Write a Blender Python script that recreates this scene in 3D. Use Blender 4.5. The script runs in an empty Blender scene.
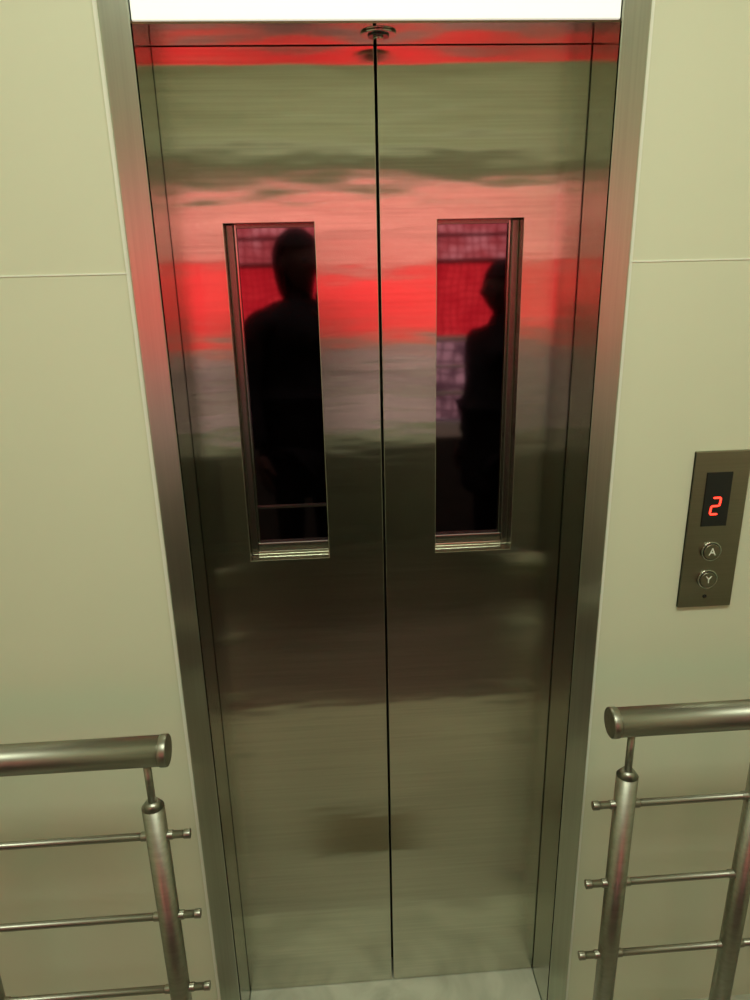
import bpy, bmesh, math, random
from mathutils import Matrix, Vector
random.seed(3)
scn=bpy.context.scene
try:
    scn.view_settings.view_transform='Standard'; scn.view_settings.look='None'
except Exception: pass

# ---------------------------------------------------------------- materials
def newmat(name):
    m=bpy.data.materials.new(name); m.use_nodes=True
    nt=m.node_tree; return m,nt,nt.nodes,nt.links,nt.nodes['Principled BSDF']
def simple(name,col,rough=.5,metal=0.,emit=None,es=0,noise=0.,nscale=20.,spec=.5):
    m,nt,N,L,b=newmat(name)
    b.inputs['Base Color'].default_value=(*col,1); b.inputs['Roughness'].default_value=rough
    b.inputs['Metallic'].default_value=metal; b.inputs['Specular IOR Level'].default_value=spec
    if emit: b.inputs['Emission Color'].default_value=(*emit,1); b.inputs['Emission Strength'].default_value=es
    if noise>0:
        tc=N.new('ShaderNodeTexCoord'); n=N.new('ShaderNodeTexNoise'); n.inputs['Scale'].default_value=nscale; n.inputs['Detail'].default_value=5
        L.new(tc.outputs['Object'],n.inputs['Vector'])
        r=N.new('ShaderNodeValToRGB'); r.color_ramp.elements[0].position=.3; r.color_ramp.elements[1].position=.7
        r.color_ramp.elements[0].color=(*[c*(1-noise) for c in col],1); r.color_ramp.elements[1].color=(*[min(1,c*(1+noise)) for c in col],1)
        L.new(n.outputs['Fac'],r.inputs['Fac']); L.new(r.outputs['Color'],b.inputs['Base Color'])
    return m
def steel(name,col,rough=.25,aniso=1.,tangent=(1,0,0),wave=0.,streak=.06,sscale=(2,2,160)):
    m,nt,N,L,b=newmat(name)
    b.inputs['Metallic'].default_value=1; b.inputs['Roughness'].default_value=rough
    b.inputs['Anisotropic'].default_value=aniso
    tc=N.new('ShaderNodeTexCoord'); mp=N.new('ShaderNodeMapping'); mp.inputs['Scale'].default_value=sscale
    L.new(tc.outputs['Object'],mp.inputs['Vector'])
    n=N.new('ShaderNodeTexNoise'); n.inputs['Scale'].default_value=2; n.inputs['Detail'].default_value=4
    L.new(mp.outputs['Vector'],n.inputs['Vector'])
    r=N.new('ShaderNodeValToRGB'); r.color_ramp.elements[0].position=.25; r.color_ramp.elements[1].position=.75
    r.color_ramp.elements[0].color=(*[c*(1-streak) for c in col],1); r.color_ramp.elements[1].color=(*[min(1,c*(1+streak)) for c in col],1)
    L.new(n.outputs['Fac'],r.inputs['Fac']); L.new(r.outputs['Color'],b.inputs['Base Color'])
    if aniso>0:
        cb=N.new('ShaderNodeCombineXYZ')
        for i in range(3): cb.inputs[i].default_value=tangent[i]
        L.new(cb.outputs[0],b.inputs['Tangent'])
    if wave>0:
        mp2=N.new('ShaderNodeMapping'); mp2.inputs['Scale'].default_value=(1.1,1,5)
        L.new(tc.outputs['Object'],mp2.inputs['Vector'])
        n2=N.new('ShaderNodeTexNoise'); n2.inputs['Scale'].default_value=1.7; n2.inputs['Detail'].default_value=3
        L.new(mp2.outputs['Vector'],n2.inputs['Vector'])
        bu=N.new('ShaderNodeBump'); bu.inputs['Strength'].default_value=1; bu.inputs['Distance'].default_value=wave
        L.new(n2.outputs['Fac'],bu.inputs['Height']); L.new(bu.outputs['Normal'],b.inputs['Normal'])
    return m
M={}
M['door']=steel('brushed_steel_door',(.585,.57,.475),rough=.165,wave=.0018,streak=.09)
M['frame']=steel('brushed_steel_frame',(.52,.54,.46),rough=.28,tangent=(1,0,0),aniso=.3,sscale=(160,160,2))
M['jamb']=steel('brushed_steel_jamb',(.46,.465,.39),rough=.2,aniso=.6,tangent=(0,1,0),sscale=(2,2,160))
M['soffit']=steel('steel_soffit',(.60,.40,.36),rough=.06,aniso=0)  # red tint put into the steel to deepen the reflected red
M['rail']=steel('satin_steel_rail',(.33,.32,.265),rough=.38,aniso=0,sscale=(6,60,60),streak=.12)
M['plate']=steel('brushed_steel_plate',(.29,.27,.20),rough=.33,tangent=(1,0,0),aniso=.6)
M['chrome']=simple('chrome',(.45,.46,.40),.15,1)
M['bead']=simple('dark_steel_bead',(.20,.20,.17),.25,1)
M['wall']=simple('painted_wall_panel',(.635,.67,.50),.45,noise=.03,nscale=1.5)
M['wall2']=simple('painted_wall_back',(.62,.62,.46),.6,noise=.03,nscale=2)
M['caulk']=simple('white_caulk',(.78,.82,.70),.5)
M['ceil']=simple('ceiling_paint',(.7,.72,.6),.7,noise=.02)
M['dark']=simple('dark_shaft',(.01,.01,.01),.8)
M['beam']=simple('dark_beam',(.18,.19,.12),.6,noise=.1)
M['parapet']=simple('dark_parapet',(.05,.045,.033),.6,noise=.2)
M['pale']=simple('pale_moulding',(.85,.85,.72),.5)
M['rope']=simple('dark_red_rope',(.25,.03,.03),.7)
M['darkfloor']=simple('dark_floor_tile',(.055,.05,.038),.4,noise=.25,nscale=6)
M['tile']=simple('grey_floor_tile',(.28,.28,.21),.4,noise=.25,nscale=3)
M['black']=simple('black_gloss',(.008,.008,.008),.12)
M['led']=simple('red_led',(.3,0,0),.5,emit=(1,.03,.015),es=5)
M['header_glow']=simple('glowing_header_white',(.9,.9,.85),.5,emit=(.95,1,.86),es=.45)  # emission added to make the header face bright
M['mat']=simple('rubber_mat',(.12,.095,.05),.8,noise=.1)
M['cloth']=simple('black_cloth',(.010,.009,.009),.95,noise=.3,spec=.03)
M['trouser']=simple('dark_trousers',(.010,.009,.009),.95,spec=.03)
M['skin']=simple('skin',(.045,.024,.018),.8,spec=.1)  # darkened well below skin tone so the figures show as silhouettes
M['hair']=simple('dark_hair',(.006,.005,.004),.8,spec=.1)
M['glass']=simple('tinted_glass',(.19,.125,.155),.045,1)
m,nt,N,L,b=newmat('pale_marble'); M['marble']=m
tc=N.new('ShaderNodeTexCoord'); n=N.new('ShaderNodeTexNoise'); n.inputs['Scale'].default_value=5; n.inputs['Detail'].default_value=8; n.inputs['Distortion'].default_value=1.5
L.new(tc.outputs['Object'],n.inputs['Vector']); r=N.new('ShaderNodeValToRGB')
r.color_ramp.elements[0].position=.35; r.color_ramp.elements[0].color=(.36,.37,.29,1); r.color_ramp.elements[1].position=.55; r.color_ramp.elements[1].color=(.50,.52,.42,1)
L.new(n.outputs['Fac'],r.inputs['Fac']); L.new(r.outputs['Color'],b.inputs['Base Color']); b.inputs['Roughness'].default_value=.25
def netmat(name,col,line,spacing=.05,lw=.16,col2=None):
    m,nt,N,L,b=newmat(name); N.remove(b); out=N['Material Output']
    tc=N.new('ShaderNodeTexCoord'); sp=N.new('ShaderNodeSeparateXYZ')
    wn=N.new('ShaderNodeTexNoise'); wn.inputs['Scale'].default_value=4; L.new(tc.outputs['Object'],wn.inputs['Vector'])
    wv=N.new('ShaderNodeVectorMath'); wv.operation='MULTIPLY_ADD'; L.new(wn.outputs['Color'],wv.inputs[0]); wv.inputs[1].default_value=(.09,.09,.09); L.new(tc.outputs['Object'],wv.inputs[2])
    L.new(wv.outputs[0],sp.inputs[0])
    fs=[]
    for ax in (0,2):
        d=N.new('ShaderNodeMath'); d.operation='DIVIDE'; d.inputs[1].default_value=spacing; L.new(sp.outputs[ax],d.inputs[0])
        f=N.new('ShaderNodeMath'); f.operation='FRACT'; L.new(d.outputs[0],f.inputs[0])
        g=N.new('ShaderNodeMath'); g.operation='LESS_THAN'; g.inputs[1].default_value=lw; L.new(f.outputs[0],g.inputs[0]); fs.append(g)
    mx=N.new('ShaderNodeMath'); mx.operation='MAXIMUM'; L.new(fs[0].outputs[0],mx.inputs[0]); L.new(fs[1].outputs[0],mx.inputs[1])
    n=N.new('ShaderNodeTexNoise'); n.inputs['Scale'].default_value=9; n.inputs['Detail'].default_value=8; L.new(tc.outputs['Object'],n.inputs['Vector'])
    r=N.new('ShaderNodeValToRGB'); r.color_ramp.elements[0].position=.42; r.color_ramp.elements[1].position=.58
    c2=col2 or [c*.6 for c in col]
    r.color_ramp.elements[0].color=(*c2,1); r.color_ramp.elements[1].color=(*col,1); L.new(n.outputs['Fac'],r.inputs['Fac'])
    mc=N.new('ShaderNodeMix'); mc.data_type='RGBA'; L.new(mx.outputs[0],mc.inputs[0]); L.new(r.outputs['Color'],mc.inputs[6]); mc.inputs[7].default_value=(*line,1)
    t=N.new('ShaderNodeBsdfTranslucent'); L.new(mc.outputs[2],t.inputs['Color']); df=N.new('ShaderNodeBsdfDiffuse'); L.new(mc.outputs[2],df.inputs['Color'])
    ms=N.new('ShaderNodeMixShader'); ms.inputs[0].default_value=.3; L.new(t.outputs[0],ms.inputs[1]); L.new(df.outputs[0],ms.inputs[2]); L.new(ms.outputs[0],out.inputs['Surface'])
    return m
M['net_red']=netmat('red_net_cloth',(.95,.055,.06),(.45,.012,.018),.040,.18,(.75,.03,.04))
M['net_pink']=netmat('pink_net_cloth',(.88,.38,.34),(.35,.05,.05),.05,.20,(.60,.14,.13))
M['net_grey']=netmat('grey_net_cloth',(.50,.34,.33),(.12,.07,.075),.07,.18,(.11,.065,.07))

# ---------------------------------------------------------------- helpers
def link(o,parent=None):
    scn.collection.objects.link(o)
    if parent: o.parent=parent
    return o
def empty(name,loc=(0,0,0)):
    e=bpy.data.objects.new(name,None); e.empty_display_size=.05; link(e); return e
def meshobj(name,bm,mat,parent=None,smooth=False):
    me=bpy.data.meshes.new(name); bmesh.ops.recalc_face_normals(bm,faces=bm.faces); bm.to_mesh(me); bm.free()
    o=bpy.data.objects.new(name,me); me.materials.append(mat)
    if smooth:
        for p in me.polygons: p.use_smooth=True
    return link(o,parent)
def box(name,x0,x1,y0,y1,z0,z1,mat,parent=None,bevel=0):
    bm=bmesh.new(); bmesh.ops.create_cube(bm,size=1)
    for v in bm.verts: v.co=Vector(((x0+x1)/2+v.co.x*(x1-x0),(y0+y1)/2+v.co.y*(y1-y0),(z0+z1)/2+v.co.z*(z1-z0)))
    o=meshobj(name,bm,mat,parent)
    if bevel: md=o.modifiers.new('bevel','BEVEL'); md.width=bevel; md.segments=3
    return o
def cyl(name,a,b_,r,mat,parent=None,seg=32,r2=None,bevel=0):
    a=Vector(a); b_=Vector(b_); d=b_-a
    bm=bmesh.new(); bmesh.ops.create_cone(bm,cap_ends=True,segments=seg,radius1=r,radius2=r if r2 is None else r2,depth=d.length)
    bmesh.ops.transform(bm,matrix=Matrix.Translation((a+b_)/2)@d.to_track_quat('Z','Y').to_matrix().to_4x4(),verts=bm.verts)
    o=meshobj(name,bm,mat,parent)
    for p in o.data.polygons: p.use_smooth=len(p.vertices)==4
    if bevel: md=o.modifiers.new('bevel','BEVEL'); md.width=bevel; md.segments=3; md.limit_method='ANGLE'
    return o
def holed(name,xs,zs,y0,y1,hole,mat,parent=None,bevel=0):
    bm=bmesh.new(); V={}
    def g(i,j,y):
        k=(i,j,y)
        if k not in V: V[k]=bm.verts.new((xs[i],y,zs[j]))
        return V[k]
    for y in (y0,y1):
        for i in range(3):
            for j in range(3):
                if (i,j) in hole: continue
                bm.faces.new([g(i,j,y),g(i+1,j,y),g(i+1,j+1,y),g(i,j+1,y)])
    cells={(i,j) for i in range(3) for j in range(3)}-set(hole)
    for (i,j) in cells:
        for (di,dj,a,b2) in ((-1,0,(i,j),(i,j+1)),(1,0,(i+1,j),(i+1,j+1)),(0,-1,(i,j),(i+1,j)),(0,1,(i,j+1),(i+1,j+1))):
            if (i+di,j+dj) not in cells:
                bm.faces.new([g(*a,y0),g(*b2,y0),g(*b2,y1),g(*a,y1)])
    o=meshobj(name,bm,mat,parent)
    if bevel: md=o.modifiers.new('bevel','BEVEL'); md.width=bevel; md.segments=2; md.limit_method='ANGLE'
    return o

# ---------------------------------------------------------------- room shell
RX=1.35; RB=-2.8; CH=2.85; WT=.092
box('wall_front_left',-RX,-.349,0,WT,0,CH,M['wall'])
box('wall_front_right',.349,RX,0,WT,0,CH,M['wall'])
box('wall_front_upper',-.349,.349,0,WT,2.002,CH,M['wall'])
box('wall_left',-RX-.1,-RX,RB-.1,.1,0,CH,M['wall'])
box('wall_right',RX,RX+.1,RB-.1,.1,0,CH,M['wall'])
box('ceiling',-RX-.1,RX+.1,RB-.1,.4,CH,CH+.1,M['ceil'])
f=empty('floor')
box('marble_threshold',-RX-.1,RX+.1,-.12,.4,-.1,0,M['marble'],f)
box('grey_tiles',-RX-.1,RX+.1,-1.05,-.12,-.1,0,M['tile'],f)
box('dark_tiles',-RX-.1,RX+.1,RB-.1,-1.05,-.1,0,M['darkfloor'],f)
box('wall_back_upper',-RX,RX,RB-.1,RB,2.04,CH,M['wall2'])
box('wall_back_lower',-RX,RX,RB-.1,RB,0,.73,M['parapet'])
box('trim_3',-RX,RX,RB,RB+.02,2.05,2.24,M['beam'])
box('trim_4',-RX,RX,RB,RB+.03,2.24,2.285,M['pale'])
box('trim_5',-RX,RX,RB,RB+.03,.64,.73,M['pale'])
box('wall_shaft',-RX,RX,.40,.45,0,CH,M['dark'])
for i,(a,b_) in enumerate(((-RX,-.399),(.399,RX))):
    box('trim_%d'%(i+1),a,b_,-.0012,0,1.6658,1.6682,M['caulk'])

def cloth(name,z0,z1,mat,amp=.02,y=RB-.05):
    bm=bmesh.new(); nx,nz=140,14; g=[]
    for i in range(nx+1):
        x=-RX+.01+2*(RX-.01)*i/nx; row=[]
        for j in range(nz+1):
            z=z0+(z1-z0)*j/nz
            row.append(bm.verts.new((x,y+amp*math.sin(x*23+z*2)*math.sin(x*7+1)+.006*math.sin(z*30+x*5),z)))
        g.append(row)
    for i in range(nx):
        for j in range(nz): bm.faces.new([g[i][j],g[i+1][j],g[i+1][j+1],g[i][j+1]])
    return meshobj(name,bm,mat,smooth=True)
net=empty('safety_net')
for n_,a,b_,mt in (('upper_layer',1.66,2.036,'net_pink'),('double_layer',1.24,1.66,'net_red'),('lower_layer',.734,1.24,'net_grey')):
    o=cloth(n_,a,b_,M[mt]); o.parent=net
for i,(z,mt,rr) in enumerate(((1.225,'pale',.018),(1.06,'pale',.010),(.90,'pale',.014),(1.66,'rope',.014),(1.80,'rope',.010),(1.93,'rope',.008))):
    cyl('net_rope_%d'%i,(-RX+.002,RB-.015,z),(RX-.002,RB-.015,z),rr,M[mt],net,12)

# ---------------------------------------------------------------- elevator door frame
fr=empty('elevator_door_frame')
HZ=1.996
box('left_face',-.390,-.3475,-.014,0,0,2.16,M['frame'],fr,.002)
box('right_face',.3475,.390,-.014,0,0,2.16,M['frame'],fr,.002)
box('left_caulk',-.398,-.390,-.005,0,0,2.16,M['caulk'],fr)
box('right_caulk',.390,.398,-.005,0,0,2.16,M['caulk'],fr)
box('trim_6',-.349,-.3455,-.013,WT+.003,0,HZ,M['jamb'])  # door lining: two side returns and the soffit
box('trim_7',.3455,.349,-.013,WT+.003,0,HZ,M['jamb'])
box('trim_8',-.349,.349,-.010,WT+.003,HZ,HZ+.003,M['soffit'])
ll=empty('lintel_glow_strip')
box('glowing_face',-.346,.346,-.012,0,HZ+.0035,2.16,M['header_glow'],ll,.002)  # header face with an added glow for its brightness
lk=empty('door_sensor')
cyl('ring',(0,.038,HZ-.003),(0,.038,HZ),.027,M['chrome'],lk,bevel=.001)
cyl('core',(0,.038,HZ-.005),(0,.038,HZ-.002),.016,M['black'],lk)
cyl('pin',(0,.038,HZ-.008),(0,.038,HZ-.004),.007,M['chrome'],lk)

# ---------------------------------------------------------------- doors
YD=.100
Z0,Z1=1.1346,1.7405
def door(name,xa,xb,wx0,wx1,outer,bar):
    d=empty(name)
    holed('panel',[xa,wx0,wx1,xb],[.012,Z0,Z1,2.06],YD,YD+.055,[(1,1)],M['door'],d,.0008)
    t=.013; yb=YD+.040
    if outer<0: a0,a1=wx0,wx0+t
    else: a0,a1=wx1-t,wx1
    box('glazing_bead_side',a0,a1,yb-.012,yb+.010,Z0,Z1,M['bead'],d,.002)
    box('glazing_bead_side_inner',a0+(t if outer<0 else -.004),a1+(.004 if outer<0 else -t),yb-.004,yb+.010,Z0,Z1,M['chrome'],d,.001)
    box('glazing_bead_top',wx0,wx1,yb-.002,yb+.010,Z1-.006,Z1,M['bead'],d)
    box('glazing_bead_bottom',wx0,wx1,yb-.006,yb+.010,Z0,Z0+.022,M['bead'],d,.002)
    box('glazing_bead_lip',wx0,wx1,yb-.010,yb-.004,Z0,Z0+.006,M['chrome'],d,.001)
    box('glass',wx0,wx1,yb+.004,yb+.010,Z0,Z1,M['glass'],d)
    if bar: box('glazing_bar',wx0+t,wx1,yb-.001,yb+.008,1.226,1.230,M['bead'],d)
    return d
door('door_1',-.42,-.0030,-.2586,-.1079,-1,True)
door('door_2',.0018,.42,.0984,.2471,1,False)
box('door_seal',-.02,.02,.158,.162,0.012,2.06,M['dark'])
box('door_sill',-.345,.345,.0,.20,0,.010,M['marble'],None,.002)

# ---------------------------------------------------------------- call panel
cp=empty('elevator_call_panel')
box('plate',.543,.645,-.008,0,1.044,1.347,M['plate'],cp,.0015)
box('display_window',.566,.614,-.0095,-.007,1.207,1.309,M['black'],cp,.001)
cx,cz,h,w,th=.5885,1.246,.031,.0145,.0032
def seg(nm,ax,az,bx,bz):
    sl=.10
    bm=bmesh.new(); p=[Vector((ax,0,az)),Vector((bx,0,bz))]; d=(p[1]-p[0]).normalized(); n=Vector((-d.z,0,d.x))*th/2
    pts=[p[0],p[0]+d*th/2+n,p[1]-d*th/2+n,p[1],p[1]-d*th/2-n,p[0]+d*th/2-n]
    lo=[]; hi=[]
    for q in pts:
        X=cx+q.x+sl*q.z; Z=cz+q.z
        lo.append(bm.verts.new((X,-.0094,Z))); hi.append(bm.verts.new((X,-.0102,Z)))
    bm.faces.new(lo); bm.faces.new(hi)
    for i in range(6): bm.faces.new([lo[i],lo[(i+1)%6],hi[(i+1)%6],hi[i]])
    meshobj(nm,bm,M['led'],cp)
W=w/2;H=h/2
seg('segment_a',-W,H,W,H); seg('segment_b',W,H,W,0); seg('segment_g',-W,0,W,0); seg('segment_e',-W,0,-W,-H); seg('segment_d',-W,-H,W,-H)
for nm,z,ch in (('up',1.158,'A'),('down',1.102,'Y')):
    cyl(nm+'_button_ring',(.592,-.012,z),(.592,-.006,z),.019,M['chrome'],cp,48,bevel=.001)
    cyl(nm+'_button_gap',(.592,-.0125,z),(.592,-.008,z),.0165,M['black'],cp,48)
    cyl(nm+'_button_cap',(.592,-.0145,z),(.592,-.008,z),.0150,M['plate'],cp,48,bevel=.001)
    cu=bpy.data.curves.new(nm+'_symbol','FONT'); cu.body=ch; cu.size=.020; cu.extrude=.0004; cu.align_x='CENTER'; cu.align_y='CENTER'
    o=bpy.data.objects.new(nm+'_symbol',cu); cu.materials.append(M['caulk']); link(o,cp)
    o.location=(.592,-.0148,z); o.rotation_euler=(math.pi/2,0,0)
cyl('key_hole',(.592,-.0088,1.066),(.592,-.007,1.066),.004,M['black'],cp,20)

# ---------------------------------------------------------------- hand rails
YR=-.22
def rail(name,xe,s,posts,ext):
    r=empty(name); xw=s*(RX-.001)
    cyl('top_rail',(xe+s*.012,YR,.956),(xw,YR,.956),.0240,M['rail'],r,48)
    cyl('end_cap',(xe,YR,.956),(xe+s*.014,YR,.956),.0254,M['rail'],r,48,bevel=.003)
    cyl('wall_flange',(xw-s*.006,YR,.956),(xw,YR,.956),.042,M['chrome'],r)
    for k,px in enumerate(posts):
        cyl('post_%d'%k,(px,YR,.006),(px,YR,.850),.0180,M['rail'],r,40)
        cyl('post_shoulder_%d'%k,(px,YR,.850),(px,YR,.862),.0180,M['rail'],r,40,r2=.009)
        cyl('post_stem_%d'%k,(px,YR,.858),(px,YR,.934),.0062,M['rail'],r,20)
        cyl('floor_flange_%d'%k,(px,YR,0),(px,YR,.008),.045,M['rail'],r,40,bevel=.002)
        for j,z in enumerate((.791,.619,.449)):
            cyl('bar_clamp_%d_%d'%(k,j),(px-.026,YR,z),(px+.026,YR,z),.0078,M['rail'],r,24,bevel=.001)
    for j,z in enumerate((.791,.619,.449)):
        cyl('bar_%d'%j,(xe-s*ext,YR,z),(xw,YR,z),.0064,M['rail'],r,24)
        cyl('bar_cap_%d'%j,(xe-s*(ext+.001),YR,z),(xe-s*(ext-.010),YR,z),.0078,M['rail'],r,24,bevel=.001)
rail('handrail',-.370,-1,[-.407,-.73,-1.05],.016)
rail('handrail.001',.337,1,[.377,.61,.92,1.2],.014)

box('floor_mat',-.19,.10,-.47,-.31,0,.006,M['mat'],None,.002)

# ---------------------------------------------------------------- visitors (seen mirrored in the glass)
def skinmesh(name,verts,edges,root,mat,parent,sub=2):
    me=bpy.data.meshes.new(name); me.from_pydata([v[0] for v in verts],edges,[]); me.materials.append(mat)
    o=bpy.data.objects.new(name,me); link(o,parent)
    md=o.modifiers.new('skin','SKIN'); md.use_smooth_shade=True
    for i,v in enumerate(verts):
        r=v[1]; me.skin_vertices[0].data[i].radius=(r,r) if not isinstance(r,tuple) else r
    me.skin_vertices[0].data[root].use_root=True
    s=o.modifiers.new('sub','SUBSURF'); s.levels=sub; s.render_levels=sub
    return o
def hand(name,o,ud,fd,sd,p,k=1.,curl=.3):
    o=Vector(o);ud=Vector(ud).normalized();fd=Vector(fd).normalized();sd=Vector(sd).normalized()
    Q=lambda a,b2,c2=0: tuple(o+(ud*a+fd*b2+sd*c2)*k)
    V=[(Q(0,0),.024),(Q(.045,0),.030),(Q(.085,0),.029)];E=[(0,1),(1,2)]
    def add(pt,r,pr): V.append((pt,r)); E.append((pr,len(V)-1)); return len(V)-1
    for dy,l in ((.029,.070),(.010,.080),(-.009,.074),(-.027,.058)):
        a=add(Q(.095,dy),.0095,2); a=add(Q(.095+l*.5,dy,l*.12),.0088,a); add(Q(.095+l*(1-curl*.4),dy,l*curl),.0072,a)
    a=add(Q(.055,.042,.008),.011,1); add(Q(.090,.058,.018),.0085,a)
    skinmesh(name,V,E,0,M['skin'],p,1)
def person(name,px,py,H,bulk,rot,long_hair,raised):
    p=empty(name); k=H/1.75; cr,sr=math.cos(rot),math.sin(rot)
    def P(x,y,z): return (px+(x*cr-y*sr)*k,py+(x*sr+y*cr)*k,z*k)
    def D(x,y,z): return (x*cr-y*sr,x*sr+y*cr,z)
    V=[(P(0,0,.62),(.19*bulk,.14)),(P(0,0,.93),(.175*bulk,.125)),(P(0,0,1.10),(.165*bulk,.115)),(P(0,0,1.28),(.175*bulk,.115)),(P(0,0,1.41),(.14*bulk,.09)),(P(0,.01,1.49),.062),(P(0,.02,1.55),.055)]
    E=[(0,1),(1,2),(2,3),(3,4),(4,5),(5,6)]
    def add(pt,r,pr): V.append((pt,r)); E.append((pr,len(V)-1)); return len(V)-1
    for s in (-1,1):
        a=add(P(s*.17*bulk,0,1.40),.064,4)
        if raised and s==1:
            e=Vector((.03,-1.66,1.20)); wv=Vector((-.07,-1.46,1.40)); a=add(tuple(e),.055,a); add(tuple(wv),.040,a)
            hand('hand_r',wv+(wv-e).normalized()*.01,(-.15,.1,.9),(-1,.2,0),(0,1,.1),p,k,.5)
        else:
            a=add(P(s*.195*bulk,-.02,1.13),.055,a); add(P(s*.200*bulk,.06,.90),.038,a)
            hand('hand_l' if s<0 else 'hand_r',P(s*.200*bulk,.065,.885),D(0,.15,-1),D(0,1,.1),D(-s,0,0),p,k)
    skinmesh('coat',V,E,1,M['cloth'],p)
    V=[(P(0,0,.90),(.12*bulk,.10))];E=[]
    for s in (-1,1):
        a=add(P(s*.09,0,.82),.085,0); a=add(P(s*.10,.01,.48),.062,a); a=add(P(s*.105,-.01,.10),.046,a); a=add(P(s*.105,0,.045),.042,a); add(P(s*.12,.15,.033),.032,a)
    skinmesh('legs_and_shoes',V,E,0,M['trouser'],p)
    bm=bmesh.new(); bmesh.ops.create_uvsphere(bm,u_segments=32,v_segments=24,radius=1)
    for v in bm.verts:
        x,y,z=v.co; jaw=1-.28*max(0,-z); yy=y*(.098)*(1-.1*max(0,-z))
        if y>0:
            nose=math.exp(-((x/.16)**2)-((z+.12)/.22)**2)*.028; eye=math.exp(-(((abs(x)-.38)/.17)**2)-((z-.08)/.12)**2)*.010; mouth=math.exp(-((x/.3)**2)-((z+.5)/.08)**2)*.006
            yy+=nose-eye+mouth
        v.co=Vector(P(x*.076*jaw,.03+yy,1.64+z*.115))
    meshobj('head',bm,M['skin'],p,True)
    for s in (-1,1):
        bm=bmesh.new(); bmesh.ops.create_uvsphere(bm,u_segments=12,v_segments=8,radius=1)
        for v in bm.verts: v.co=Vector(P(s*.077+v.co.x*.010,.02+v.co.y*.020,1.635+v.co.z*.032))
        meshobj('ear_%s'%('l' if s<0 else 'r'),bm,M['skin'],p,True)
        bm=bmesh.new(); bmesh.ops.create_uvsphere(bm,u_segments=12,v_segments=8,radius=1)
        for v in bm.verts: v.co=Vector(P(s*.029+v.co.x*.012,.112+v.co.y*.009,1.648+v.co.z*.007))
        meshobj('eye_%s'%('l' if s<0 else 'r'),bm,M['black'],p,True)
    bm=bmesh.new(); bmesh.ops.create_uvsphere(bm,u_segments=32,v_segments=24,radius=1)
    for v in bm.verts:
        x,y,z=v.co; zz=z
        if y>.15: zz=max(z,.42)
        elif z<0: zz=z*(1.7 if long_hair else .7)
        v.co=Vector(P(x*.094,.012+y*.112,1.65+zz*.122))
    meshobj('hair',bm,M['hair'],p,True)
    return p
person('person',-.215,-1.70,1.79,1.28,math.radians(-35),True,True)
person('person.001',.70,-1.75,1.65,1.15,math.radians(65),True,False)

# ---------------------------------------------------------------- lights
def area(name,loc,rot,sx,sy,e,col):
    l=bpy.data.lights.new(name,'AREA'); l.shape='RECTANGLE'; l.size=sx; l.size_y=sy; l.energy=e; l.color=col
    o=bpy.data.objects.new(name,l); link(o); o.location=loc; o.rotation_euler=rot; return o
area('ceiling_lamp',(0,-1.25,2.83),(0,0,0),1.4,.5,35,(.90,1,.81))
area('daylight_outside',(0,-4.3,1.6),(math.radians(90),0,0),4,3,230,(1,.97,.97))
w=bpy.data.worlds.new('world'); scn.world=w; w.use_nodes=True; w.node_tree.nodes['Background'].inputs[0].default_value=(.6,.7,.6,1); w.node_tree.nodes['Background'].inputs[1].default_value=.15

# ---------------------------------------------------------------- camera
yaw,pit,roll,F=.0607,.3242,.0230,715.8
f_=Vector((math.sin(yaw)*math.cos(pit),math.cos(yaw)*math.cos(pit),-math.sin(pit)))
r_=Vector((math.cos(yaw),-math.sin(yaw),0)); d_=f_.cross(r_)
c,s=math.cos(roll),math.sin(roll); r2=r_*c+d_*s; d2=-r_*s+d_*c
cd=bpy.data.cameras.new('camera'); cam=bpy.data.objects.new('camera',cd); link(cam)
mw=Matrix((( r2.x,-d2.x,-f_.x,-.0949),(r2.y,-d2.y,-f_.y,-1.1814),(r2.z,-d2.z,-f_.z,1.6792),(0,0,0,1)))
cam.matrix_world=mw
cd.sensor_fit='VERTICAL'; cd.sensor_height=36; cd.lens=36*F/1000; cd.clip_start=.02
scn.camera=cam
